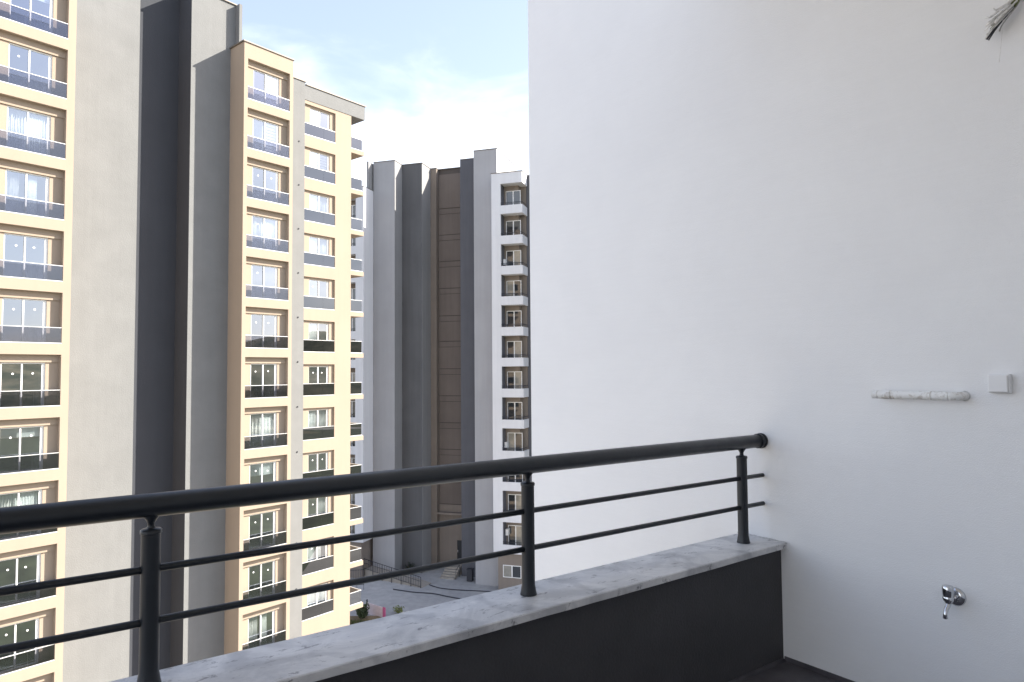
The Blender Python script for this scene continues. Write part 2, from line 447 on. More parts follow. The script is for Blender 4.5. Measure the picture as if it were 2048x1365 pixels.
# ================================================================== GREY AND WHITE APARTMENT BUILDING (behind)
BZ = 107.3; rb = R(BZ)
ur = Vector((math.sin(rb), math.cos(rb), 0))
B = thing('apartment_building', 'white and grey stepped apartment block in the shade with a brown panelled middle bay', 'building',
          (0, 0, 0), math.atan2(ur.y, ur.x))
TB = 22.25 + H; TS = 19.2 + H
PB = lambda k: 1.29 + 2.945 * k + H         # parapet tops of the loggias
def blk(name, a0, a1, b0, b1, top, mat, sidemat=None, z0=0.0, cap=True, over=0.05):
    o = MB().box(a0, a1, b0, b1, z0, top).build(name, M[mat], B)
    if sidemat:
        MB().box(a1 + 0.001, a1 + 0.012, b0 + 0.004, b1, z0, top - 0.002).build('side_panel', M[sidemat], B)
    if cap:
        MB().box(a0 - 0.001, a1 + over, b0 - over, b1, top + 0.001, top + 0.07).build('roof_flashing', M['flash'], B)
    return o
blk('stepped_wall', -35.25, -32.76, 64.1, 74, TB, 'lgrey', 'mgrey')
blk('stepped_wall', -32.74, -30.42, 65.8, 74, TB - 0.01, 'dgrey', 'mgrey')
blk('stepped_wall', -30.40, -29.74, 68.0, 74, TB - 0.02, 'taupe', 'taupe')
blk('stepped_wall', -26.17, -23.84, 66.1, 74, TB - 0.01, 'sgrey', None)
blk('stepped_wall', -23.83, -21.38, 63.9, 70.1, TB, 'lgrey', 'white_ext')
blk('roof_fin', -35.62, -35.40, 63.3, 66, TB - 0.05, 'mgrey', None, z0=TS + 0.08, cap=False)
# brown bay: one panel per storey with shadow gaps
MB().box(-29.70, -26.19, 68.64, 74, 0, TB - 0.03).build('bay_backing', M['joint'], B)
MB().box(-29.70, -26.19, 68.5, 74, TB - 0.029, TB + 0.05).build('roof_flashing', M['flash'], B)
js = [21.69, 17.87, 14.95, 12.03, 9.08, 6.08, 3.30, 0.32, -2.60, -5.50, -8.35, -11.3, -14.2]
for i in range(len(js) - 1):
    zt, zb = js[i] + H - 0.04, js[i + 1] + H + 0.04
    if i: MB().box(-29.695, -26.195, 68.6, 68.64, zt - 0.55, zt).build('panel', M['brown'], B); zt -= 0.60
    MB().box(-29.695, -26.195, 68.6 + (0.0 if i else -0.02), 68.64, zb, zt).build('panel', M['brown'], B)
MB().box(-29.695, -26.195, 68.56, 68.64, 0, js[-1] + H - 0.04).build('base_panel', M['taupe'], B)
MB().box(-29.65, -26.22, 67.9, 68.56, -15.2 + H, -15.0 + H).build('door_canopy', M['taupe'], B)
dr = MB().box(-27.62, -26.75, 68.50, 68.555, 0.75, 2.95).build('door', M['door'], B)
MB().tube([(-27.54, 68.47, 1.7), (-27.54, 68.47, 1.95)], 0.02, 8).build('handle', M['alu'], dr)

def wing(a0, a1, mirror):
    """White end wing with a stack of corner loggias; mirror swaps the open corner to the left."""
    sg = -1 if mirror else 1
    X = (lambda x: a0 + x) if not mirror else (lambda x: a1 - x)
    def bx(mb, x0, x1, *rest):
        p, q = X(x0), X(x1); mb.box(min(p, q), max(p, q), *rest)
    Wd = a1 - a0; b0 = 62.1; dep = 1.1; pier = 0.93
    f = MB()
    bx(f, 0, pier, b0, b0 + 6.5, -17.2 + H, TS)                       # closed pier with the windows' side wall
    prev_top = -17.2 + H
    for k in reversed(ROWS):
        bx(f, pier, Wd, b0, b0 + 0.16, prev_top, PB(k))                # parapet front
        bx(f, Wd - 0.16, Wd, b0 + 0.16, b0 + 1.75, prev_top, PB(k))     # parapet returning along the side
        bx(f, pier, Wd - 0.16, b0 + 0.16, b0 + dep, prev_top, prev_top + 0.2)
        prev_top = PB(k) + 2.12
    bx(f, pier, Wd, b0, b0 + 1.75, prev_top, TS)
    f.build('wing_front', M['white_ext'], B)
    g2 = MB()
    bx(g2, pier, Wd - 0.7, b0 + dep, b0 + 6.5, -17.2 + H, TS - 0.01)
    bx(g2, Wd - 0.7, Wd - 0.12, b0 + 1.76, b0 + 6.5, -17.2 + H, TS - 0.01)
    g2.build('loggia_wall', M['taupe'], B)
    ds = MB(); bx(ds, pier + 0.001, pier + 0.02, b0 + 0.17, b0 + dep - 0.001, -16.9 + H, TS - 0.9); ds.build('side_panel', M['sgrey'], B)
    bs = MB(); bx(bs, 0.35, Wd - 0.25, b0 + 0.35, b0 + 6.4, 0, -17.202 + H); bs.build('wing_base', M['taupe'], B)
    fl = MB(); bx(fl, -0.04 if not mirror else 0.0, Wd + 0.05, b0 - 0.05, b0 + 6.5, TS + 0.001, TS + 0.06); fl.build('roof_flashing', M['flash'], B)
    return X, bx, b0, dep, pier, Wd

def bwindow(X, x0, x1, b, h, kind=0):
    p, q = sorted((X(x0), X(x1))); t = 0.06
    fr = MB()
    fr.box(p, p + t, b - 0.05, b - 0.001, 0, h); fr.box(q - t, q, b - 0.05, b - 0.001, 0, h)
    fr.box(p + t, q - t, b - 0.05, b - 0.001, h - t, h); fr.box(p + t, q - t, b - 0.05, b - 0.001, 0, t)
    mm = (p + q) / 2
    fr.box(mm - 0.05, mm + 0.05, b - 0.06, b - 0.001, t, h - t)
    o = fr.build('window', M['upvc'])
    mats = [M['bglass'], M['bglass']]
    if kind == 1: mats = [M['bglass'], M['bcurtain']]
    if kind == 2: mats = [M['bcurtain'], M['bglass']]
    for (a, c), mt in zip(((p + t, mm - 0.05), (mm + 0.05, q - t)), mats):
        MB().box(a, c, b - 0.03, b - 0.002, t, h - t).build('pane', mt, o)
    return o
M['bglass'] = simple('dark_reflecting_glass', (0.035, 0.04, 0.045), 0.03, spec=0.9, coat=0.5)
M['bcurtain'] = simple('glass_over_curtain', (0.27, 0.26, 0.225), 0.05, spec=0.8, coat=0.5, var=0.12, scale=3)

def loggias(a0, a1, mirror):
    X, bx, b0, dep, pier, Wd = wing(a0, a1, mirror)
    ws = [bwindow(X, pier + 0.22, pier + 1.72, b0 + dep, 2.05, q) for q in range(3)]
    rl = MB()
    def tb(x0, y0, z0, x1, y1, z1, r): rl.tube([(X(x0), y0, z0), (X(x1), y1, z1)], r, 6)
    tb(pier, b0 + 0.08, 0.26, Wd - 0.06, b0 + 0.08, 0.26, 0.028); tb(Wd - 0.06, b0 + 0.08, 0.26, Wd - 0.06, b0 + 1.7, 0.26, 0.028)
    tb(pier, b0 + 0.08, 0.13, Wd - 0.06, b0 + 0.08, 0.13, 0.015)
    for i in range(5):
        x = pier + 0.05 + (Wd - pier - 0.11) * i / 4; tb(x, b0 + 0.08, 0.0, x, b0 + 0.08, 0.26, 0.018)
    ro = rl.build('railing', M['black_far'])
    for i, k in enumerate(ROWS):
        put(ws[(0, 0, 1, 2, 0, 1, 1, 0, 2, 0, 1, 1)[i]], B, (0, 0, PB(k) - 0.42))
        put(ro, B, (0, 0, PB(k)))
    return X, b0, ws + [ro]
XB, b0B, pr = loggias(-21.34, -18.22, False); all_protos += pr
XC, b0C, pr = loggias(-38.55, -35.27, True); all_protos += pr
# ground-floor window in the base of the right wing
gw = bwindow(lambda x: -20.5 + x, 0, 1.8, b0B + 0.35, 1.15, 2); gw.parent = B; gw.location = (0, 0, -19.5 + H)
# dark set-back wall, then an unseen right wing added to shade the forecourt
blk('stepped_wall', -18.33, -9.5, 63.95, 74, TS + 0.02, 'sgrey', None)
blk('side_wing', -9.48, -5.5, 62.2, 74, TS + 0.02, 'white_ext', None)
blk('side_wing', -44, -38.57, 63.6, 74, TS + 0.02, 'lgrey', None)
# air conditioners on three loggias
for k, x in ((-6, 1.05), (-3, 1.0), (3, 1.0)):
    ac = MB().box(XB(x), XB(x + 0.24), b0B + 0.5, b0B + 1.05, PB(k) + (0.75 if k == -6 else 0.2), PB(k) + (1.35 if k == -6 else 0.75)).build('air_conditioner', M['ac'], B, 0.02)
# rooftop rail pipe
MB().tube([(-21.5, 64.0, TB + 0.30), (-21.35, 69.6, TB + 0.24)], 0.02, 6).build('roof_rail', M['alu'], B)

for p in all_protos: unlink(p)

# ================================================================== THE BALCONY
bz = R(54.0)
BAL_ROT = math.pi / 2 - bz                    # local x runs along the railing, local y outwards
FL = H - 1.5                                 # balcony floor
AW = 3.235                                   # face of the white wall
def white_wall_mat():
    mt, N, L, P = base_mat('white_wall_paint')
    v = scaled(N, L, 1, 1, 1)
    big = noise(N, L, v, 1.1, 6, 0.6, 0.3)
    c = ramp2(N, L, big, 0.3, 0.7, (0.85, 0.85, 0.85), (0.90, 0.90, 0.895))
    brush = noise(N, L, scaled(N, L, 1, 1.2, 26), 3.0, 4, 0.6)
    c2 = ramp2(N, L, brush, 0.3, 0.7, (0.985, 0.985, 0.985), (1, 1, 1))
    mxx = N.new('ShaderNodeMix'); mxx.data_type = 'RGBA'; mxx.blend_type = 'MULTIPLY'; mxx.inputs['Factor'].default_value = 1
    L.new(c, mxx.inputs['A']); L.new(c2, mxx.inputs['B'])
    L.new(mxx.outputs['Result'], P.inputs['Base Color'])
    P.inputs['Roughness'].default_value = 0.75; P.inputs['Specular IOR Level'].default_value = 0.3
    ad = N.new('ShaderNodeMath'); ad.operation = 'ADD'
    L.new(noise(N, L, v, 220, 3), ad.inputs[0])
    m2 = N.new('ShaderNodeMath'); m2.operation = 'MULTIPLY'; m2.inputs[1].default_value = 1.6
    L.new(noise(N, L, v, 6, 4), m2.inputs[0]); L.new(m2.outputs[0], ad.inputs[1])
    bp = N.new('ShaderNodeBump'); bp.inputs['Strength'].default_value = 0.30; bp.inputs['Distance'].default_value = 0.006
    L.new(ad.outputs[0], bp.inputs['Height']); L.new(bp.outputs[0], P.inputs['Normal'])
    return mt
M['white_wall'] = white_wall_mat()
M['charcoal'] = plaster('charcoal_paint', (0.064, 0.063, 0.067), 0.14, 0.06, 90, 0.25, 0.65, 2.0)
M['floor'] = simple('dark_floor_coating', (0.085, 0.08, 0.09), 0.6, var=0.25, scale=9, bump=0.2)
wl = MB().box(AW, AW + 5, -1.0, 4.205, 0, 46).build('side_wall', M['white_wall'])
wl.rotation_euler.z = BAL_ROT
tag(wl, 'plain white plastered wall closing the right end of the balcony', 'wall')
ROOT = dict(rz=BAL_ROT)
def balpart(o): o.rotation_euler.z = BAL_ROT; return o
fo = balpart(MB().box(-4.2, AW - 0.001, -0.95, 2.085, FL - 0.25, FL).build('balcony_floor', M['floor'])); tag(fo, kind='structure')
ce = balpart(MB().box(-4.2, AW - 0.001, -0.95, 2.35, H + 2.45, H + 2.70).build('balcony_ceiling', M['white_wall'])); tag(ce, kind='structure')
bw = balpart(MB().box(-4.2, AW - 0.001, -1.2, -0.951, 0, 46).build('house_wall', M['white_wall'])); tag(bw, kind='structure')

def marble():
    mt, N, L, P = base_mat('grey_marble')
    v = scaled(N, L, 1, 1, 1)
    cl = ramp2(N, L, noise(N, L, v, 4.2, 8, 0.66, 1.0), 0.34, 0.66, (0.47, 0.475, 0.49), (0.76, 0.755, 0.75))
    wv = N.new('ShaderNodeTexWave'); wv.inputs['Scale'].default_value = 1.5; wv.inputs['Distortion'].default_value = 9
    wv.inputs['Detail'].default_value = 5; wv.inputs['Detail Scale'].default_value = 1.4; wv.bands_direction = 'DIAGONAL'
    L.new(v, wv.inputs['Vector'])
    vn = ramp2(N, L, wv.outputs['Fac'], 0.0, 0.16, (0.50, 0.51, 0.54), (1, 1, 1))
    m1 = N.new('ShaderNodeMix'); m1.data_type = 'RGBA'; m1.blend_type = 'MULTIPLY'; m1.inputs['Factor'].default_value = 0.4
    L.new(cl, m1.inputs['A']); L.new(vn, m1.inputs['B'])
    # splashes of cement and dark dirt
    vor = noise(N, L, scaled(N, L, 1, 2.6, 1), 11, 7, 0.74, 0.5)
    dk = ramp2(N, L, vor, 0.585, 0.645, (1, 1, 1), (0.38, 0.38, 0.40))
    m2 = N.new('ShaderNodeMix'); m2.data_type = 'RGBA'; m2.blend_type = 'MULTIPLY'; m2.inputs['Factor'].default_value = 1
    L.new(m1.outputs['Result'], m2.inputs['A']); L.new(dk, m2.inputs['B'])
    lt = ramp2(N, L, noise(N, L, scaled(N, L, 1, 1.8, 1), 17, 5, 0.7, 0.3), 0.66, 0.72, (0, 0, 0), (0.7, 0.7, 0.7))
    m3 = N.new('ShaderNodeMix'); m3.data_type = 'RGBA'
    L.new(lt, m3.inputs['Factor']); L.new(m2.outputs['Result'], m3.inputs['A']); m3.inputs['B'].default_value = (0.66, 0.66, 0.66, 1)
    L.new(m3.outputs['Result'], P.inputs['Base Color'])
    P.inputs['Roughness'].default_value = 0.42
    bp = N.new('ShaderNodeBump'); bp.inputs['Strength'].default_value = 0.2; bp.inputs['Distance'].default_value = 0.004
    L.new(noise(N, L, v, 45, 5), bp.inputs['Height']); L.new(bp.outputs[0], P.inputs['Normal'])
    return mt
M['marble'] = marble()
ST = H - 0.893
pw = thing('parapet_wall', 'low charcoal painted parapet wall capped with a mottled grey marble slab', 'wall', (0, 0, FL - 0.25), BAL_ROT)
zz = FL - 0.25
MB().box(-4.2, AW - 0.001, 2.088, 2.30, 0, ST - 0.031 - zz).build('wall', M['charcoal'], pw)
cop = bmesh.new()
nseg = 60; pr = None
for i in range(nseg + 1):
    x = -4.2 + (AW + 0.022 + 4.2) * i / nseg
    if i == nseg: x = AW - 0.0015
    j = lambda a: random.uniform(-a, a)
    t = max(0.0, min(1.0, (x - 1.0) / 2.0))
    y0, y1 = 2.036 + 0.020 * t + j(0.0016), 2.335 + j(0.001)
    zt, zb = ST - zz + j(0.0006), ST - 0.030 - zz + j(0.0008)
    ring = [cop.verts.new(p) for p in ((x, y0, zb), (x, y0, zt - 0.004), (x, y0 + 0.004, zt), (x, y1 - 0.004, zt), (x, y1, zt - 0.004), (x, y1, zb))]
    if pr:
        for q in range(6): cop.faces.new((pr[q], ring[q], ring[(q + 1) % 6], pr[(q + 1) % 6]))
    else: cop.faces.new(ring)
    pr = ring
cop.faces.new(list(reversed(pr)))
bmesh.ops.recalc_face_normals(cop, faces=cop.faces)
mec = bpy.data.meshes.new('coping'); cop.to_mesh(mec); cop.free(); mec.materials.append(M['marble'])
oc = bpy.data.objects.new('coping', mec); COL.objects.link(oc); oc.parent = pw
# plaster squeezed out where the slab meets the wall
crm = bmesh.new()
for i in range(46):
    t = random.random()
    y = 2.05 + 0.29 * t
    s_ = random.uniform(0.003, 0.008)
    mt4 = Matrix.Translation((AW - 0.004 - random.random() * 0.010, y, ST - zz + 0.001)) @ Matrix.Diagonal((s_ * 1.2, s_ * 2.2, s_ * 0.8, 1))
    bmesh.ops.create_icosphere(crm, subdivisions=1, radius=1.0, matrix=mt4)
mec = bpy.data.meshes.new('mortar_crumbs'); crm.to_mesh(mec); crm.free()
mec.materials.append(simple('dried_mortar', (0.55, 0.55, 0.55), 0.95, var=0.2, scale=80))
oc = bpy.data.objects.new('mortar_crumbs', mec); COL.objects.link(oc); oc.parent = pw; oc['kind'] = 'stuff'
# cove fillet of the floor coating along the parapet foot
MB().tube([(-4.2, 2.086, 0.252), (AW - 0.01, 2.086, 0.252)], 0.014, 8).build('skirting_fillet', M['floor'], pw)
sk = balpart(MB().box(AW - 0.006, AW - 0.0005, -0.9, 2.08, FL, FL + 0.025).build('skirting', M['floor'])); tag(sk, kind='structure')

# ------------------------------------------------------------------ railing
def rail_mat():
    mt, N, L, P = base_mat('anthracite_powder_coat')
    v = scaled(N, L, 1, 1, 1)
    L.new(ramp2(N, L, noise(N, L, v, 3, 6, 0.65), 0.3, 0.7, (0.010, 0.013, 0.017), (0.017, 0.021, 0.027)), P.inputs['Base Color'])
    L.new(ramp2(N, L, noise(N, L, v, 14, 6, 0.7), 0.3, 0.75, (0.30,) * 3, (0.44,) * 3), P.inputs['Roughness'])
    P.inputs['Specular IOR Level'].default_value = 0.42
    bp = N.new('ShaderNodeBump'); bp.inputs['Strength'].default_value = 0.08; bp.inputs['Distance'].default_value = 0.002
    L.new(noise(N, L, v, 260, 3), bp.inputs['Height']); L.new(bp.outputs[0], P.inputs['Normal'])
    return mt
M['rail'] = rail_mat()
yr = lambda x: 2.240 - 0.0165 * x
rg = thing('balcony_railing', 'black tubular metal railing standing on the marble coping of the balcony', 'railing', (0, 0, ST), BAL_ROT)
zr = lambda rel: rel + H - ST
RH = -0.380
MB().tube([(-4.2, yr(-4.2), zr(RH)), (AW - 0.022, yr(AW), zr(RH))], 0.0345, 28).build('handrail', M['rail'], rg)
MB().lathe([(0.0365, 0), (0.0385, 0.002), (0.0385, 0.020), (0.0365, 0.0225), (0.0365, 0.0245), (0.0405, 0.0255), (0.0405, 0.039), (0.039, 0.041)], (AW - 0.043, yr(AW), zr(RH)), (1, 0, 0), 28).build('wall_flange', M['rail'], rg)
for h in (-0.563, -0.712):
    MB().tube([(-4.2, yr(-4.2), zr(h)), (AW + 0.01, yr(AW), zr(h))], 0.0112, 14).build('bar', M['rail'], rg)
PH = zr(RH) - 0.030
post = MB().lathe([(0.0335, 0), (0.0335, 0.003), (0.0310, 0.013), (0.0285, 0.030), (0.0266, 0.038), (0.0264, PH - 0.052), (0.0290, PH - 0.050), (0.0290, PH - 0.041),
                   (0.026, PH - 0.038), (0.012, PH - 0.035), (0.0095, PH - 0.029), (0.010, PH - 0.021), (0.015, PH - 0.011), (0.021, PH - 0.004), (0.022, PH + 0.004)], (0, 0, 0), (0, 0, 1), 24).build('post', M['rail'])
smooth_sharp(post, 50)
for x in (0.326, 1.680, 3.060, -1.035):
    put(post, rg, (x, yr(x), 0))
unlink(post)

# ------------------------------------------------------------------ things on the white wall
def wallpt(b, rel, out=0.0): return (AW - out, b, rel)
M['pvc'] = None
def pvc():
    mt, N, L, P = base_mat('plaster_smeared_pvc')
    v = scaled(N, L, 1, 1, 1)
    f = noise(N, L, v, 34, 6, 0.7, 0.5)
    L.new(ramp2(N, L, f, 0.50, 0.67, (0.84, 0.84, 0.82), (0.50, 0.46, 0.41)), P.inputs['Base Color'])
    P.inputs['Roughness'].default_value = 0.6
    bp = N.new('ShaderNodeBump'); bp.inputs['Strength'].default_value = 0.6; bp.inputs['Distance'].default_value = 0.004
    L.new(noise(N, L, v, 60, 5), bp.inputs['Height']); L.new(bp.outputs[0], P.inputs['Normal'])
    return mt
pp = thing('drain_pipe', 'short white plastic pipe stub smeared with plaster, elbowed into the wall beside the box', 'pipe', (0, 0, H - 0.118), BAL_ROT)
PM = pvc(); PO = 0.052; pr_ = 0.0172
px0, px1 = 1.570, 1.175
ax = (0, -1, 0)
Lp = px0 - px1
prof = [(0.0150, 0), (0.0185, 0.002), (0.0185, 0.024), (0.0150, 0.026), (0.0150, 0.030), (0.0200, 0.032), (0.0200, 0.082), (0.0150, 0.084), (0.0150, 0.087), (0.0182, 0.089), (0.0175, 0.160), (0.0185, 0.235), (0.0195, 0.250), (0.0150, 0.252), (0.0150, 0.256), (0.0190, 0.258), (0.0180, 0.318)]
o = MB().lathe(prof, (AW - PO, px0, 0), ax, 20).build('pipe', PM, pp); smooth_sharp(o, 50)
pts = []
yb = px0 - 0.318
for i in range(9):
    t = i / 8 * math.pi / 2
    pts.append((AW - PO + 0.040 * (1 - math.cos(t)), yb - 0.040 * math.sin(t), 0))
pts.append((AW + 0.002, yb - 0.040, 0))
MB().tube(pts, 0.0176, 16).build('elbow', PM, pp)
MB().lathe([(0.023, 0), (0.021, 0.003), (0.0178, 0.006)], (AW + 0.001, yb - 0.040, 0), (-1, 0, 0), 18).build('plaster_ring', simple('rough_plaster', (0.62, 0.62, 0.61), 0.95, var=0.3, scale=60, bump=0.4), pp)

sx = thing('socket_box', 'square white plastic electrical box fixed to the wall right of the pipe', 'socket', (0, 0, H - 0.064), BAL_ROT)
M['plastic'] = simple('white_plastic', (0.80, 0.80, 0.80), 0.4)
MB().box(AW - 0.030, AW - 0.0005, 1.040, 1.116, -0.0385, 0.0385).build('body', M['plastic'], sx, 0.004)
MB().box(AW - 0.040, AW - 0.0305, 1.044, 1.112, -0.0345, 0.0345).build('cover', M['plastic'], sx, 0.004)

M['chrome'] = simple('chrome', (0.62, 0.63, 0.65), 0.10, 1.0)
tp = thing('water_tap', 'small chrome garden tap on a round flange low on the white wall', 'tap', (0, 0, H - 0.965), BAL_ROT)
tb_ = 1.272
o = MB().lathe([(0.039, 0), (0.039, 0.003), (0.036, 0.010), (0.024, 0.015), (0.014, 0.016)], (AW - 0.0005, tb_, 0), (-1, 0, 0), 28).build('flange', M['chrome'], tp); smooth_sharp(o, 45)
o = MB().lathe([(0.0125, 0.0), (0.0125, 0.022), (0.0155, 0.023), (0.0155, 0.030), (0.0125, 0.031), (0.0150, 0.040), (0.0150, 0.070), (0.010, 0.073)], (AW - 0.012, tb_, 0), (-1, 0, 0), 22).build('body', M['chrome'], tp); smooth_sharp(o, 45)
o = MB().lathe([(0.014, 0), (0.019, 0.004), (0.0215, 0.012), (0.0215, 0.020), (0.0200, 0.022), (0.0200, 0.025), (0.0218, 0.027), (0.0218, 0.062), (0.0195, 0.066)], (AW - 0.068, tb_ + 0.004, -0.010), (0, 0, 1), 22).build('handle', M['chrome'], tp); smooth_sharp(o, 45)
pts = [(AW - 0.070, tb_, -0.008), (AW - 0.078, tb_ + 0.002, -0.024), (AW - 0.090, tb_ + 0.004, -0.038), (AW - 0.097, tb_ + 0.005, -0.054), (AW - 0.098, tb_ + 0.005, -0.072)]
MB().tube(pts, [0.0100, 0.0095, 0.0088, 0.0085, 0.0098], 14).build('spout', M['chrome'], tp)

cbn = thing('cable_bundle', 'loose bundle of electric wires with whitish plastered ends sticking out high on the wall', 'cable', (0, 0, H + 1.45), BAL_ROT)
cols = {'dark': (0.03, 0.03, 0.035), 'green': (0.12, 0.14, 0.05), 'brown': (0.14, 0.06, 0.03), 'grey': (0.36, 0.35, 0.33), 'white': (0.76, 0.75, 0.73)}
cm = {k: simple('wire_' + k, v, 0.6, var=0.25, scale=60) for k, v in cols.items()}
random.seed(5)
for i, ck in enumerate(('dark', 'white', 'grey', 'white', 'dark', 'white', 'grey', 'brown', 'white', 'grey', 'white', 'dark', 'white', 'white', 'grey', 'white', 'green', 'white')):
    g1, g2, g3 = (random.gauss(0, 1) for _ in range(3)); rj = lambda a: random.uniform(-a, a)
    ln = random.uniform(0.45, 1.1); g1 = random.uniform(-1.7, 1.7); g2 = random.uniform(-1.7, 1.7)
    c = [(0.0, 0.948, 0.062), (0.020, 0.956, 0.041), (0.040, 0.971, 0.000), (0.055, 0.998, -0.030), (0.060, 1.028, -0.055), (0.060, 1.047, -0.071)]
    sp_ = [0.006, 0.010, 0.011, 0.016, 0.022, 0.030]
    pts = []
    for q, (e, bb_, z_) in enumerate(c):
        if q == 5: bb_ = 1.028 + (bb_ - 1.028) * ln; z_ = -0.055 + (z_ + 0.055) * ln
        pts.append((AW - e + g3 * sp_[q] * 0.7 if q else AW + 0.003, bb_ + g1 * sp_[q] * 0.55 + rj(0.002), z_ + g2 * sp_[q] * 0.75 + rj(0.002)))
    MB().tube(pts, random.uniform(0.0026, 0.0050), 8).build('wire', cm[ck], cbn)
MB().tube([(AW - 0.034, 0.965, 0.014), (AW - 0.043, 0.975, -0.006)], 0.0125, 14).build('tape', cm['green'], cbn)
MB().tube([(AW - 0.052, 1.006, -0.05), (AW - 0.045, 1.012, -0.09), (AW - 0.043, 1.018, -0.14), (AW - 0.040, 1.029, -0.215)], 0.0008, 6).build('loose_wire', cm['white'], cbn)

# ================================================================== FORECOURT DETAILS
def gp(x, y): return (x, y, 0)
bf = thing('metal_fence', 'dark metal bar fence along the entrance ramp before the grey block', 'fence', (-15.3, 70.6, 0))
p0, p1 = Vector((0, 0, 0)), Vector((6.3, -3.6, 0))
MB().tube([p0 + Vector((0, 0, 1.9)), p1 + Vector((0, 0, 1.05))], 0.035, 6).build('top_rail', M['black_far'], bf)
MB().tube([p0 + Vector((0, 0, 1.5)), p1 + Vector((0, 0, 0.65))], 0.022, 6).build('rail', M['black_far'], bf)
MB().tube([p0 + Vector((0, 0, 0.95)), p1 + Vector((0, 0, 0.12))], 0.022, 6).build('rail', M['black_far'], bf)
n = 24
for i in range(n + 1):
    t = i / n; q = p0.lerp(p1, t); zt = 1.9 + (1.05 - 1.9) * t
    big = i % 4 == 0
    MB().tube([q + Vector((0, 0, zt - 1.0 if not big else 0)), q + Vector((0, 0, zt))], 0.035 if big else 0.016, 6).build('post' if big else 'bar', M['black_far'], bf)
sf = thing('metal_fence', 'short piece of dark bar fence behind the corner balconies of the cream block', 'fence', (-15.75, 66.5, 0), R(8))
MB().tube([(0, 0, 1.9), (1.35, 0, 1.9)], 0.035, 6).build('top_rail', M['black_far'], sf)
MB().tube([(0, 0, 0.5), (1.35, 0, 0.5)], 0.025, 6).build('rail', M['black_far'], sf)
for i in range(9):
    MB().tube([(0.03 + 0.16 * i, 0, 0 if i % 4 == 0 else 0.5), (0.03 + 0.16 * i, 0, 1.9)], 0.018, 6).build('bar', M['black_far'], sf)
rampm = plaster('ramp_concrete', (0.34, 0.31, 0.27), 0.1, 0.1, 10, 0.3)
rw = MB()
d = (p1 - p0).normalized(); nn = Vector((-d.y, d.x, 0))
v0 = [p0, p1, p1 + nn * 1.6, p0 + nn * 1.6]
bmw = rw.bm; lo = [bmw.verts.new(q) for q in v0]; hi = [bmw.verts.new(q + Vector((0, 0, hgt))) for q, hgt in zip(v0, (0.85, 0.08, 0.08, 0.85))]
bmw.faces.new(hi)
for i in range(4): bmw.faces.new((lo[i], lo[(i + 1) % 4], hi[(i + 1) % 4], hi[i]))
ro = rw.build('entrance_ramp', rampm); ro.location = (-15.25, 70.7, 0); tag(ro, 'sloping concrete ramp rising behind the dark metal fence', 'ramp')

stp = thing('entrance_steps', 'short flight of tan concrete steps below the dark door', 'steps', (-5.95, 72.3, 0), R(-17.3))
for i in range(5):
    MB().box(-0.8, 0.75, -2.6 + 0.38 * i, 0.6, 0.155 * i + 0.001 * i, 0.155 * (i + 1)).build('step', rampm, stp)
MB().tube([(0.95, -2.6, 0.9), (0.95, -0.6, 1.7), (0.95, 0.5, 1.7)], 0.03, 6).build('handrail', M['black_far'], stp)
for y, z in ((-2.6, 0.9), (-1.6, 1.3), (-0.6, 1.7)):
    MB().tube([(0.95, y, 0.0), (0.95, y, z)], 0.025, 6).build('post', M['black_far'], stp)
bn = thing('litter_bin', 'dark upright litter bin at the corner of the light grey wall', 'bin', (-4.35, 69.1, 0), R(-17.3))
MB().box(-0.28, 0.28, -0.28, 0.28, 0.05, 1.15).build('body', M['black_far'], bn, 0.03)
MB().box(-0.32, 0.32, -0.32, 0.32, 1.151, 1.24).build('lid', M['black_far'], bn, 0.02)

def cable(pts, r, label):
    q = []
    P_ = [Vector(p) for p in pts]
    for i in range(len(P_) - 1):
        a, b, c, e = P_[max(i - 1, 0)], P_[i], P_[i + 1], P_[min(i + 2, len(P_) - 1)]
        for s in range(6):
            t = s / 6
            q.append(0.5 * ((2 * b) + (c - a) * t + (2 * a - 5 * b + 4 * c - e) * t * t + (3 * b - a - 3 * c + e) * t ** 3))
    q.append(P_[-1])
    o = MB().tube(q, r, 8).build('ground_hose', M['black_far']); tag(o, label, 'hose', 'black hoses lying across the forecourt'); return o
cable([(-11.6, 66.6, 0.06), (-9.6, 65.7, 0.06), (-7.6, 65.2, 0.06), (-5.9, 64.2, 0.06), (-4.3, 63.6, 0.06), (-2.6, 64.6, 0.06), (-0.8, 65.2, 0.06)], 0.055, 'longer black hose curving across the grey forecourt towards the white wing')
cable([(-8.3, 67.9, 0.06), (-7.2, 66.9, 0.06), (-5.6, 66.3, 0.06), (-3.4, 65.9, 0.06), (-1.6, 65.6, 0.06)], 0.045, 'shorter black hose lying behind the longer one below the steps')

gard = plaster('dry_soil', (0.20, 0.15, 0.09), 0.3, 0.1, 8, 0.4)
sb_ = MB().box(-16.5, -11.1, 52.5, 59.0, 0.0, 0.22).build('soil_bed', gard); tag(sb_, kind='structure')
gm_, N_, L_, P_n = base_mat('grass_blades')
P_n.inputs['Base Color'].default_value = (0.06, 0.085, 0.025, 1); P_n.inputs['Roughness'].default_value = 0.9
gb = bmesh.new(); random.seed(3)
for i in range(5000):
    x = random.uniform(-16.3, -11.9); y = random.uniform(52.7, 57.8); h = random.uniform(0.08, 0.3); a = random.uniform(0, 6.28); w = 0.02
    dx, dy = math.cos(a) * w, math.sin(a) * w; lx, ly = random.uniform(-0.1, 0.1), random.uniform(-0.1, 0.1)
    gb.faces.new((gb.verts.new((x - dx, y - dy, 0.22)), gb.verts.new((x + dx, y + dy, 0.22)), gb.verts.new((x + lx, y + ly, 0.22 + h))))
meg = bpy.data.meshes.new('grass'); gb.to_mesh(meg); gb.free(); meg.materials.append(gm_)
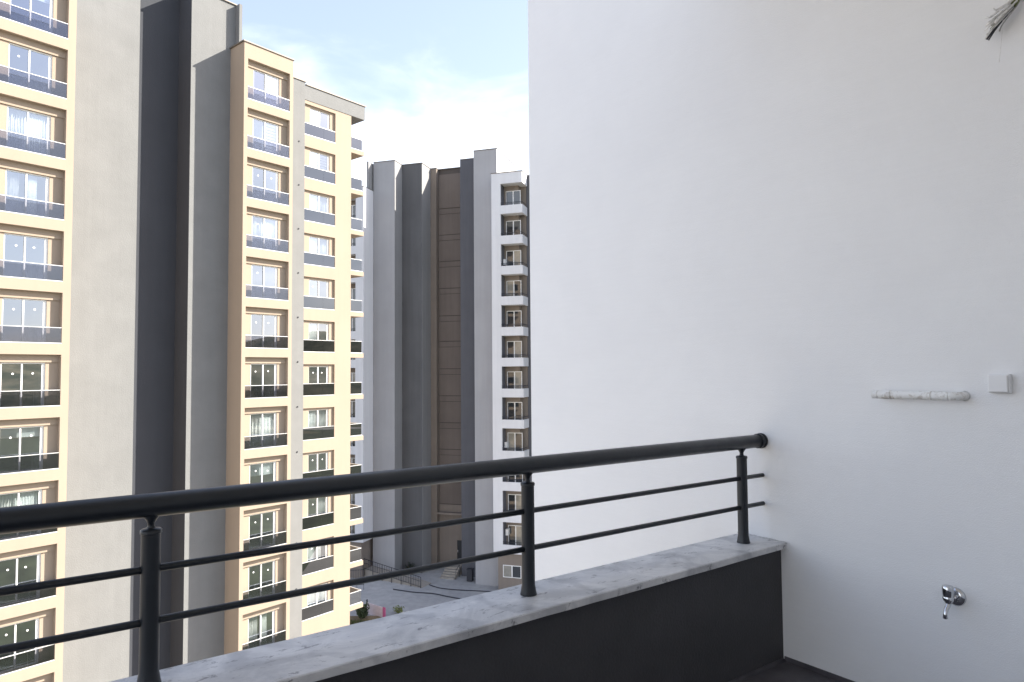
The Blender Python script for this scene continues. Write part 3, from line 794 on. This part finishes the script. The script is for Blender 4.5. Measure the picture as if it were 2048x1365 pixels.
og = bpy.data.objects.new('grass', meg); COL.objects.link(og); tag(og, kind='stuff')

def bush(name, loc, r, h, nleaf, col, label, cat='bush', group=None, leaf=0.09):
    t = thing(name, label, cat, loc, 0, group)
    mt = simple('leaf_' + name, col, 0.7, var=0.45, scale=3)
    st = MB()
    for i in range(6):
        a = i * 1.05; st.tube([(0, 0, -0.02), (math.cos(a) * r * 0.25, math.sin(a) * r * 0.25, h * 0.4), (math.cos(a) * r * 0.6, math.sin(a) * r * 0.6, h * 0.8)], [0.03, 0.02, 0.008], 6)
    st.build('stem', simple('bark_' + name, (0.09, 0.065, 0.045), 0.9), t)
    lb = bmesh.new()
    for i in range(nleaf):
        while True:
            p = Vector((random.uniform(-1, 1), random.uniform(-1, 1), random.uniform(-1, 1)))
            if 0.35 < p.length < 1: break
        p = Vector((p.x * r, p.y * r, h * 0.58 + p.z * h * 0.5)) * (0.85 + 0.2 * math.sin(p.x * 7 + p.z * 5))
        a = Vector((random.gauss(0, 1), random.gauss(0, 1), random.gauss(0, 1))).normalized() * leaf
        b = a.cross(Vector((random.gauss(0, 1), random.gauss(0, 1), random.gauss(0, 1)))).normalized() * leaf * 0.5
        lb.faces.new([lb.verts.new(q) for q in (p - a, p + b, p + a, p - b)])
    me_ = bpy.data.meshes.new('foliage'); lb.to_mesh(me_); lb.free(); me_.materials.append(mt)
    o_ = bpy.data.objects.new('foliage', me_); COL.objects.link(o_); o_.parent = t
    return t
bush('bush', (-12.75, 58.3, 0.2), 0.6, 1.35, 1200, (0.035, 0.055, 0.02), 'dark green bush growing in the soil bed by the cream block')
bush('young_plant', (-10.0, 60.0, 0.0), 0.5, 0.7, 240, (0.16, 0.19, 0.06), 'pale yellowish green plant right of the pink and white board', 'plant', leaf=0.08)
bush('bush', (-10.7, 71.6, 0.0), 0.55, 1.2, 500, (0.02, 0.03, 0.018), 'small dark shrub at the foot of the dark grey wall', leaf=0.08)
ps = thing('notice_board', 'pale pink and white board with a magenta end standing beside the soil bed', 'board', (-11.75, 59.15, 0), math.atan2(-1.55, 2.0))
MB().box(-1.15, 0.85, -0.04, 0.04, 0.12, 1.05).build('panel', simple('pale_pink_print', (0.56, 0.47, 0.49), 0.6, var=0.12, scale=4), ps)
MB().box(0.852, 1.15, -0.042, 0.042, 0.10, 1.07).build('end_panel', simple('magenta_print', (0.42, 0.09, 0.20), 0.6), ps)
MB().box(-1.22, -1.152, -0.06, 0.06, 0.0, 1.3).build('post', M['black_far'], ps)
kb = MB().box(-0.35, 0.35, -0.12, 0.12, 0, 0.16).build('kerb_stone', simple('white_kerb', (0.8, 0.8, 0.78), 0.8)); kb.location = (-10.2, 58.6, 0); kb.rotation_euler.z = -0.2
tag(kb, 'short white kerb stone in front of the pink and white board', 'kerb stone')
rk = thing('rock_heap', 'pale broken stones heaped beside the yellowish green plant', 'stones', (-9.2, 60.1, 0))
for i in range(5):
    bmr = bmesh.new(); bmesh.ops.create_icosphere(bmr, subdivisions=1, radius=random.uniform(0.12, 0.24))
    for v_ in bmr.verts: v_.co *= random.uniform(0.75, 1.2); v_.co.z *= 0.7
    mr = bpy.data.meshes.new('stone'); bmr.to_mesh(mr); bmr.free(); mr.materials.append(simple('pale_stone', (0.6, 0.58, 0.52), 0.9, var=0.15))
    o_ = bpy.data.objects.new('stone', mr); COL.objects.link(o_); o_.parent = rk; o_.location = (random.uniform(-0.5, 0.5), random.uniform(-0.3, 0.3), 0.1)
